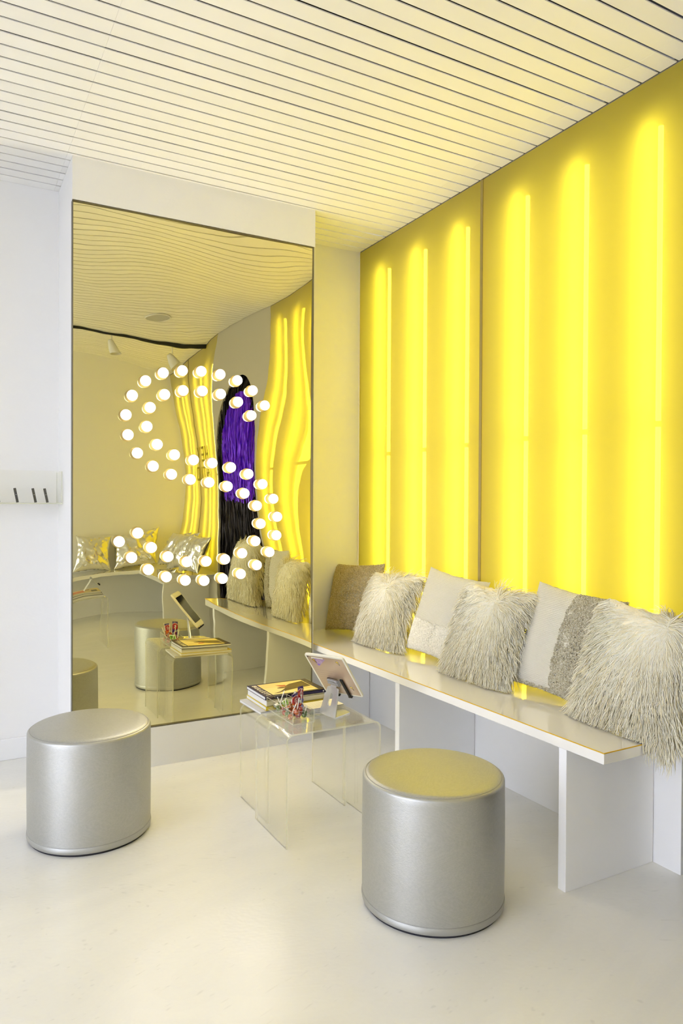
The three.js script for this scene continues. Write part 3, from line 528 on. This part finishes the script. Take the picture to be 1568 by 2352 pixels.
function boucleGeo(w, h, t, pin, count, mask, cols) {
  const ico = new THREE.IcosahedronGeometry(1, 0), ip = ico.attributes.position, pos = [], nor = [], col = [], q = V(0, 0, 0), q1 = V(0, 0, 0), q2 = V(0, 0, 0), mt = new THREE.Matrix4(), e = new THREE.Euler(), v3 = V(0, 0, 0);
  for (let k = 0; k < count; k++) {
    let u = rr(-1, 1), v = rr(-1, 1); const side = rnd() < 0.86 ? 1 : -1; u = Math.sign(u) * Math.pow(Math.abs(u), 0.85); v = Math.sign(v) * Math.pow(Math.abs(v), 0.85);
    if (!mask(u, v)) continue;
    pillowPoint(u, v, side, w, h, t, pin, q); e.set(rr(0, 6), rr(0, 6), rr(0, 6)); const s = rr(0.0020, 0.0033); mt.makeRotationFromEuler(e).scale(V(s * 1.5, s, s * 0.8)).setPosition(q.x, q.y, q.z + side * 0.001);
    const c = cols[Math.floor(rnd() * cols.length)], sh = rr(0.85, 1.1);
    for (let i = 0; i < ip.count; i++) { v3.fromBufferAttribute(ip, i); const nn = v3.clone(); v3.applyMatrix4(mt); nn.transformDirection(mt); pos.push(v3.x, v3.y, v3.z); nor.push(nn.x, nn.y, nn.z); col.push(c[0] * sh, c[1] * sh, c[2] * sh); }
  }
  const g = new THREE.BufferGeometry(); g.setAttribute('position', new THREE.Float32BufferAttribute(pos, 3)); g.setAttribute('normal', new THREE.Float32BufferAttribute(nor, 3)); g.setAttribute('color', new THREE.Float32BufferAttribute(col, 3)); return g;
}
const FACE = -Math.PI / 2;
const GREYB = [[0.50, 0.46, 0.33], [0.42, 0.38, 0.26], [0.58, 0.54, 0.41], [0.36, 0.31, 0.20]], TANB = [[0.52, 0.42, 0.22], [0.44, 0.35, 0.17], [0.60, 0.50, 0.29]], CREAMB = [[0.80, 0.76, 0.64], [0.72, 0.68, 0.55], [0.85, 0.81, 0.70]];
function furryCushion(label, x, z, turn, lean, roll, size, count, part, len) {
  const o = thing('furry_cushion', label, 'cushion', [0, 0, 0], 'shaggy cushions on the bench'); placePillow(o, x, z, turn, lean, roll);
  mesh('cushion_body', pillowGeo(size * 0.96, size * 0.96, 0.13, { pin: 0.05 }), M.furBase, o);
  const f = mesh('fur', furGeo(size * 0.96, size * 0.96, 0.13, 0.05, count, part, len, o.matrixWorld), M.fur, o); f.userData.kind = 'stuff'; f.userData.label = 'long shaggy cream fur';
}
function knitCushion(label, x, z, turn, lean, roll, size, mask, cols, count, all) {
  const o = thing('woven_cushion', label, 'cushion', [0, 0, 0], 'woven and looped cushions on the bench'); placePillow(o, x, z, turn, lean, roll);
  mesh('cushion_body', pillowGeo(size, size, 0.12, { pin: 0.06, wr: 0.004, wf: 9, sd: z * 10 }), all ? M.boucleBase : M.knit, o);
  const f = mesh('loop_pile', boucleGeo(size, size, 0.122, 0.06, count, mask, cols), M.boucle, o); f.userData.kind = 'stuff'; f.userData.label = 'looped boucle yarn';
}
knitCushion('tan looped cushion in the corner behind the first furry cushion', 1.90, -0.20, FACE + 0.25, 0.27, 0.06, 0.37, () => true, TANB, 15000, true);
furryCushion('cream furry cushion farthest along the bench, nearest the corner', 1.838, 0.185, FACE + 0.06, 0.36, 0.02, 0.375, 6600, [0.1, 0.45], 0.066);
knitCushion('cream woven cushion with a looped band along its lower edge', 1.895, 0.56, FACE + 0.10, 0.30, -0.10, 0.39, (u, v) => v < -0.25 + 0.012 * Math.sin(u * 19), CREAMB, 28000, false);
furryCushion('cream furry cushion in the middle, between the two woven cushions', 1.818, 0.925, FACE + 0.04, 0.36, -0.04, 0.388, 7000, [0.25, 0.6], 0.070);
knitCushion('woven cushion half cream and half grey looped pile', 1.892, 1.265, FACE + 0.10, 0.30, -0.10, 0.39, (u, v) => u > 0.02 + 0.012 * Math.sin(v * 19) || v < -0.93, GREYB, 30000, false);
furryCushion('largest cream furry cushion at the near end of the bench', 1.812, 1.625, FACE + 0.0, 0.34, -0.10, 0.392, 7800, [0.45, 0.75], 0.076);

// ───────────────────────── silver pillows on the corner bench ─────────────────────────
M.silver = std(lin(0.80, 0.79, 0.77), 0.24, { metalness: 0.95 });
function silverPillow(label, x, z, turn, lean, roll, s, sd) {
  const o = thing('silver_pillow', label, 'pillow', [0, 0, 0], 'silver pillows on the corner bench'); placePillow(o, x, z, turn, lean, roll);
  mesh('pillow_cover', pillowGeo(s, s * 0.92, 0.15, { pin: 0.09, n: 44, wr: 0.008, wf: 11, sd, fold: 0.8 }), M.silver, o);
}
const BACKW = Math.PI;
silverPillow('silver pillow at the left edge of the mirror, by the pale wall', 1.16, 4.03, BACKW, 0.42, 0.05, 0.42, 3);
silverPillow('silver pillow in the bench corner, against the pale wall', 1.62, 4.03, BACKW + 0.1, 0.38, -0.05, 0.42, 11);
silverPillow('silver pillow farthest along the lettered light box', 1.86, 3.71, FACE - 0.35, 0.34, 0.04, 0.33, 17);
silverPillow('silver pillow in the middle below the lettered light box', 1.86, 3.36, FACE - 0.3, 0.32, -0.03, 0.33, 23);
silverPillow('silver pillow nearest the tinsel curtain below the lettered light box', 1.87, 3.02, FACE - 0.3, 0.34, 0.05, 0.32, 31);

// ───────────────────────── tinsel curtain in the arch ─────────────────────────
M.tinselBlack = std(lin(0.035, 0.030, 0.045), 0.3, { metalness: 0.75, side: THREE.DoubleSide });
M.tinselPurple = std(lin(0.17, 0.015, 1.0), 0.3, { metalness: 0.25, side: THREE.DoubleSide });
{
  const cur = thing('tinsel_curtain', 'dark tinsel strip curtain with a purple fall, in the arched opening', 'curtain', [XR + 0.025, 0, AZ]);
  const strip = (z, y0, y1, x, w, out) => {
    const n = 26, tw = rr(0, 6.28), k = rr(-1, 1);
    for (let i = 0; i < n; i++) {
      const row = (q) => { const y = y0 + (y1 - y0) * q / n, a = tw + 1.3 * noise2(z * 40, y * 7 + x * 50), dz = 0.006 * noise2(z * 17 + 3, y * 2.2), dx = 0.008 * noise2(z * 23, y * 2.6 + 7); return [[x + dx + Math.sin(a) * w / 2, y, z + dz + Math.cos(a) * w / 2], [x + dx - Math.sin(a) * w / 2, y, z + dz - Math.cos(a) * w / 2]]; };
      const [a, b] = row(i), [c, d] = row(i + 1); out.push(...a, ...b, ...d, ...a, ...d, ...c);
    }
  };
  const topAt = (z) => AS + (AH - AS) * Math.sqrt(Math.max(0, 1 - (z / AW) ** 2)) + 0.01;
  const make = (name, label, mat, fn) => { const out = []; fn(out); const g = new THREE.BufferGeometry(); g.setAttribute('position', new THREE.Float32BufferAttribute(out, 3)); g.computeVertexNormals(); const m = mesh(name, g, mat, cur); m.userData = { label, kind: 'stuff' }; };
  make('dark_strips', 'black tinsel strips', M.tinselBlack, (out) => { for (let k = 0; k < 640; k++) { const z = rr(-AW + 0.004, AW - 0.004); strip(z, 0.01, topAt(z), rr(-0.012, 0.02), rr(0.004, 0.009), out); } });
  make('purple_strips', 'shiny purple tinsel strips', M.tinselPurple, (out) => { for (let k = 0; k < 380; k++) { const z = rr(-AW + 0.004, 0.30); strip(z, rr(1.12, 1.36), AS - 0.05 + (AH - AS - 0.06) * Math.sqrt(Math.max(0, 1 - ((z + 0.12) / 0.45) ** 2)), rr(-0.045, -0.018), rr(0.004, 0.009), out); } });
}

// lettering on the second light box
{
  const t = thing('light_box_lettering', 'amber letters HEY STUD on the light box, seen in the mirror', 'lettering', [XR - 0.008, 1.36, 3.12]);
  const lm = std(lin(0.42, 0.33, 0.02), 0.6);
  const L = (list) => deep(list.map(([z0, z1, y0, y1, sk = 0]) => { const g = bx(-0.002, 0.002, y0, y1, z0, z1); if (sk) { const p = g.attributes.position; for (let i = 0; i < p.count; i++) p.setZ(i, p.getZ(i) + sk * (p.getY(i) - y0) / (y1 - y0)); } return g; }));
  const h = 0.17, s = 0.014, b = 0.024, y2 = 0.24;
  mesh('letter_h', L([[0, s, y2, y2 + h], [0.10, 0.10 + s, y2, y2 + h], [0, 0.11, y2 + 0.07, y2 + 0.07 + b]]), lm, t);
  mesh('letter_e', L([[0.17, 0.17 + s, y2, y2 + h], [0.17, 0.26, y2 + h - b, y2 + h], [0.17, 0.25, y2 + 0.07, y2 + 0.07 + b], [0.17, 0.26, y2, y2 + b]]), lm, t);
  mesh('letter_y', L([[0.36, 0.36 + s, y2, y2 + 0.09], [0.36, 0.36 + s, y2 + 0.08, y2 + h, -0.055], [0.36, 0.36 + s, y2 + 0.08, y2 + h, 0.055]]), lm, t);
  mesh('letter_s', L([[0, 0.10, h - b, h], [0, s, 0.08, h], [0, 0.10, 0.075, 0.075 + b * 0.8], [0.10 - s, 0.10, 0, 0.09], [0, 0.10, 0, b]]), lm, t);
  mesh('letter_t', L([[0.14, 0.25, h - b, h], [0.188, 0.188 + s, 0, h]]), lm, t);
  mesh('letter_u', L([[0.29, 0.29 + s, 0.01, h], [0.375, 0.375 + s, 0.01, h], [0.29, 0.389, 0, b]]), lm, t);
  mesh('letter_d', L([[0.43, 0.43 + s, 0, h], [0.515, 0.515 + s, 0.015, h - 0.015], [0.43, 0.52, h - b, h], [0.43, 0.52, 0, b]]), lm, t);
}

// ───────────────────────── ceiling fittings ─────────────────────────
{
  const t = thing('track_light_rail', 'dark track light rail across the slatted ceiling, seen in the mirror', 'track rail', [0.3, CEIL, 3.06]);
  mesh('rail', bx(-2.0, 1.765, -0.022, -0.001, -0.010, 0.010, 0.002), M.rubber, t);
  const sm = std(lin(0.80, 0.79, 0.74), 0.4), cone = new THREE.LatheGeometry([[0.0, 0.055], [0.018, 0.055], [0.024, 0.045], [0.052, -0.05], [0.049, -0.05], [0.02, 0.04], [0, 0.042]].map(([r, y]) => new THREE.Vector2(r, y)), 24), arm = new THREE.CylinderGeometry(0.006, 0.006, 0.05, 8).translate(0, 0.075, 0);
  for (const [x, label, rx] of [[1.27, 'white cone spotlight on the ceiling track, left one in the mirror', 0.25], [1.78, 'white cone spotlight on the ceiling track, right one in the mirror', 0.55]]) {
    const s = thing('track_spotlight', label, 'spotlight', [x, CEIL - 0.125, 3.06], 'track spotlights'); mesh('cone_shade', cone.clone().rotateX(rx * 0.5).rotateZ(rx), sm, s); mesh('stem', arm, sm, s);
  }
  const sp = thing('ceiling_speaker', 'round flush white speaker in the slatted ceiling, seen in the mirror', 'speaker', [1.475, CEIL - 0.004, 2.41]);
  mesh('grille', new THREE.CylinderGeometry(0.082, 0.082, 0.004, 40), std(lin(0.55, 0.54, 0.50), 0.8), sp); mesh('rim', new THREE.TorusGeometry(0.085, 0.005, 8, 40).rotateX(Math.PI / 2), M.paint, sp);
}

// ───────────────────────── clear ledge on the back wall ─────────────────────────
{
  const z0 = ZB + 0.001, z1 = -0.232;
  const t = thing('acrylic_ledge', 'clear acrylic wall ledge beside the mirror pillar', 'ledge', [0, 1.146, z0]);
  const d = z1 - z0; sheetMesh('ledge_floor', -0.6, 0.460, 0, 0.006, 0, d, t); sheetMesh('ledge_front', -0.6, 0.460, 0.006, 0.145, d - 0.004, d, t); sheetMesh('ledge_end', 0.456, 0.460, 0.006, 0.145, 0.001, d - 0.004, t);
  [[0.21, 'black slim clip leaning in the clear ledge, cut by the photo edge'], [0.284, 'black slim clip leaning in the clear ledge, second from the left'], [0.358, 'black slim clip leaning in the clear ledge, third from the left'], [0.407, 'black slim clip leaning in the clear ledge, nearest the mirror pillar']].forEach(([x, label]) => {
    const c = thing('slim_clip', label, 'clip', [x + 0.004, 1.1525, -0.335], 'black clips in the clear ledge'); c.rotation.set(-0.22, 0, 0.17);
    mesh('clip_body', new RoundedBoxGeometry(0.011, 0.066, 0.004, 2, 0.0012).translate(0, 0.0335, 0), M.black, c); mesh('rivet', new THREE.CylinderGeometry(0.0016, 0.0016, 0.001, 10).rotateX(Math.PI / 2).translate(0, 0.036, 0.0023), M.paper, c);
  });
}

// ───────────────────────── things on the far table ─────────────────────────
{
  const G = 'books on the far acrylic table';
  book('book', 'bottom grey book on the table at the mirror edge', 'book', 0.77, 1.085, TH, TH + 0.016, 2.72, 2.96, M.paperGrey, 0.04, null, G);
  book('book', 'middle black edged book on the table at the mirror edge', 'book', 0.77, 1.065, TH + 0.016, TH + 0.032, 2.73, 2.95, M.black, -0.03, null, G);
  const m = book('magazine', 'top magazine with an orange picture on the table at the mirror edge', 'magazine', 0.775, 1.06, TH + 0.032, TH + 0.043, 2.73, 2.95, M.creamCover, 0.02, std(lin(1, 1, 1), 0.35, { map: canvasTex(512, 384, (c, w, h) => { c.fillStyle = '#d9c58a'; c.fillRect(0, 0, w, h); c.fillStyle = '#c8622e'; c.fillRect(60, 60, 220, 230); c.fillStyle = '#1b1410'; c.fillRect(380, 40, 90, 160); c.fillStyle = '#8a6f48'; c.fillRect(290, 200, 80, 120); }) }), G);
  const st = thing('folding_stand', 'empty folded silver tablet stand on the far books', 'tablet stand', [0.98, TH + 0.0435, 2.84]);
  const arm = (x0, y0, x1, y1) => { const l = Math.hypot(x1 - x0, y1 - y0), g = new RoundedBoxGeometry(l, 0.004, 0.07, 2, 0.0015); g.rotateZ(Math.atan2(y1 - y0, x1 - x0)); g.translate((x0 + x1) / 2, (y0 + y1) / 2, 0); return g; };
  mesh('back_arm', arm(-0.05, 0.002, 0, 0.105), M.alu, st); mesh('cradle_arm', arm(0, 0.105, 0.075, 0.035), M.alu, st);
  mesh('hinge_barrel', new THREE.CylinderGeometry(0.009, 0.009, 0.06, 16).rotateX(Math.PI / 2).translate(0, 0.107, 0), M.aluDark, st);
  for (const z of [-0.025, 0.025]) mesh('rubber_lip', bx(0.070, 0.082, 0.034, 0.052, z - 0.008, z + 0.008, 0.003), M.rubber, st);
}

scene.traverse((o) => { if (o.isMesh) { o.castShadow = true; o.receiveShadow = true; } });
renderer.render(scene, camera);
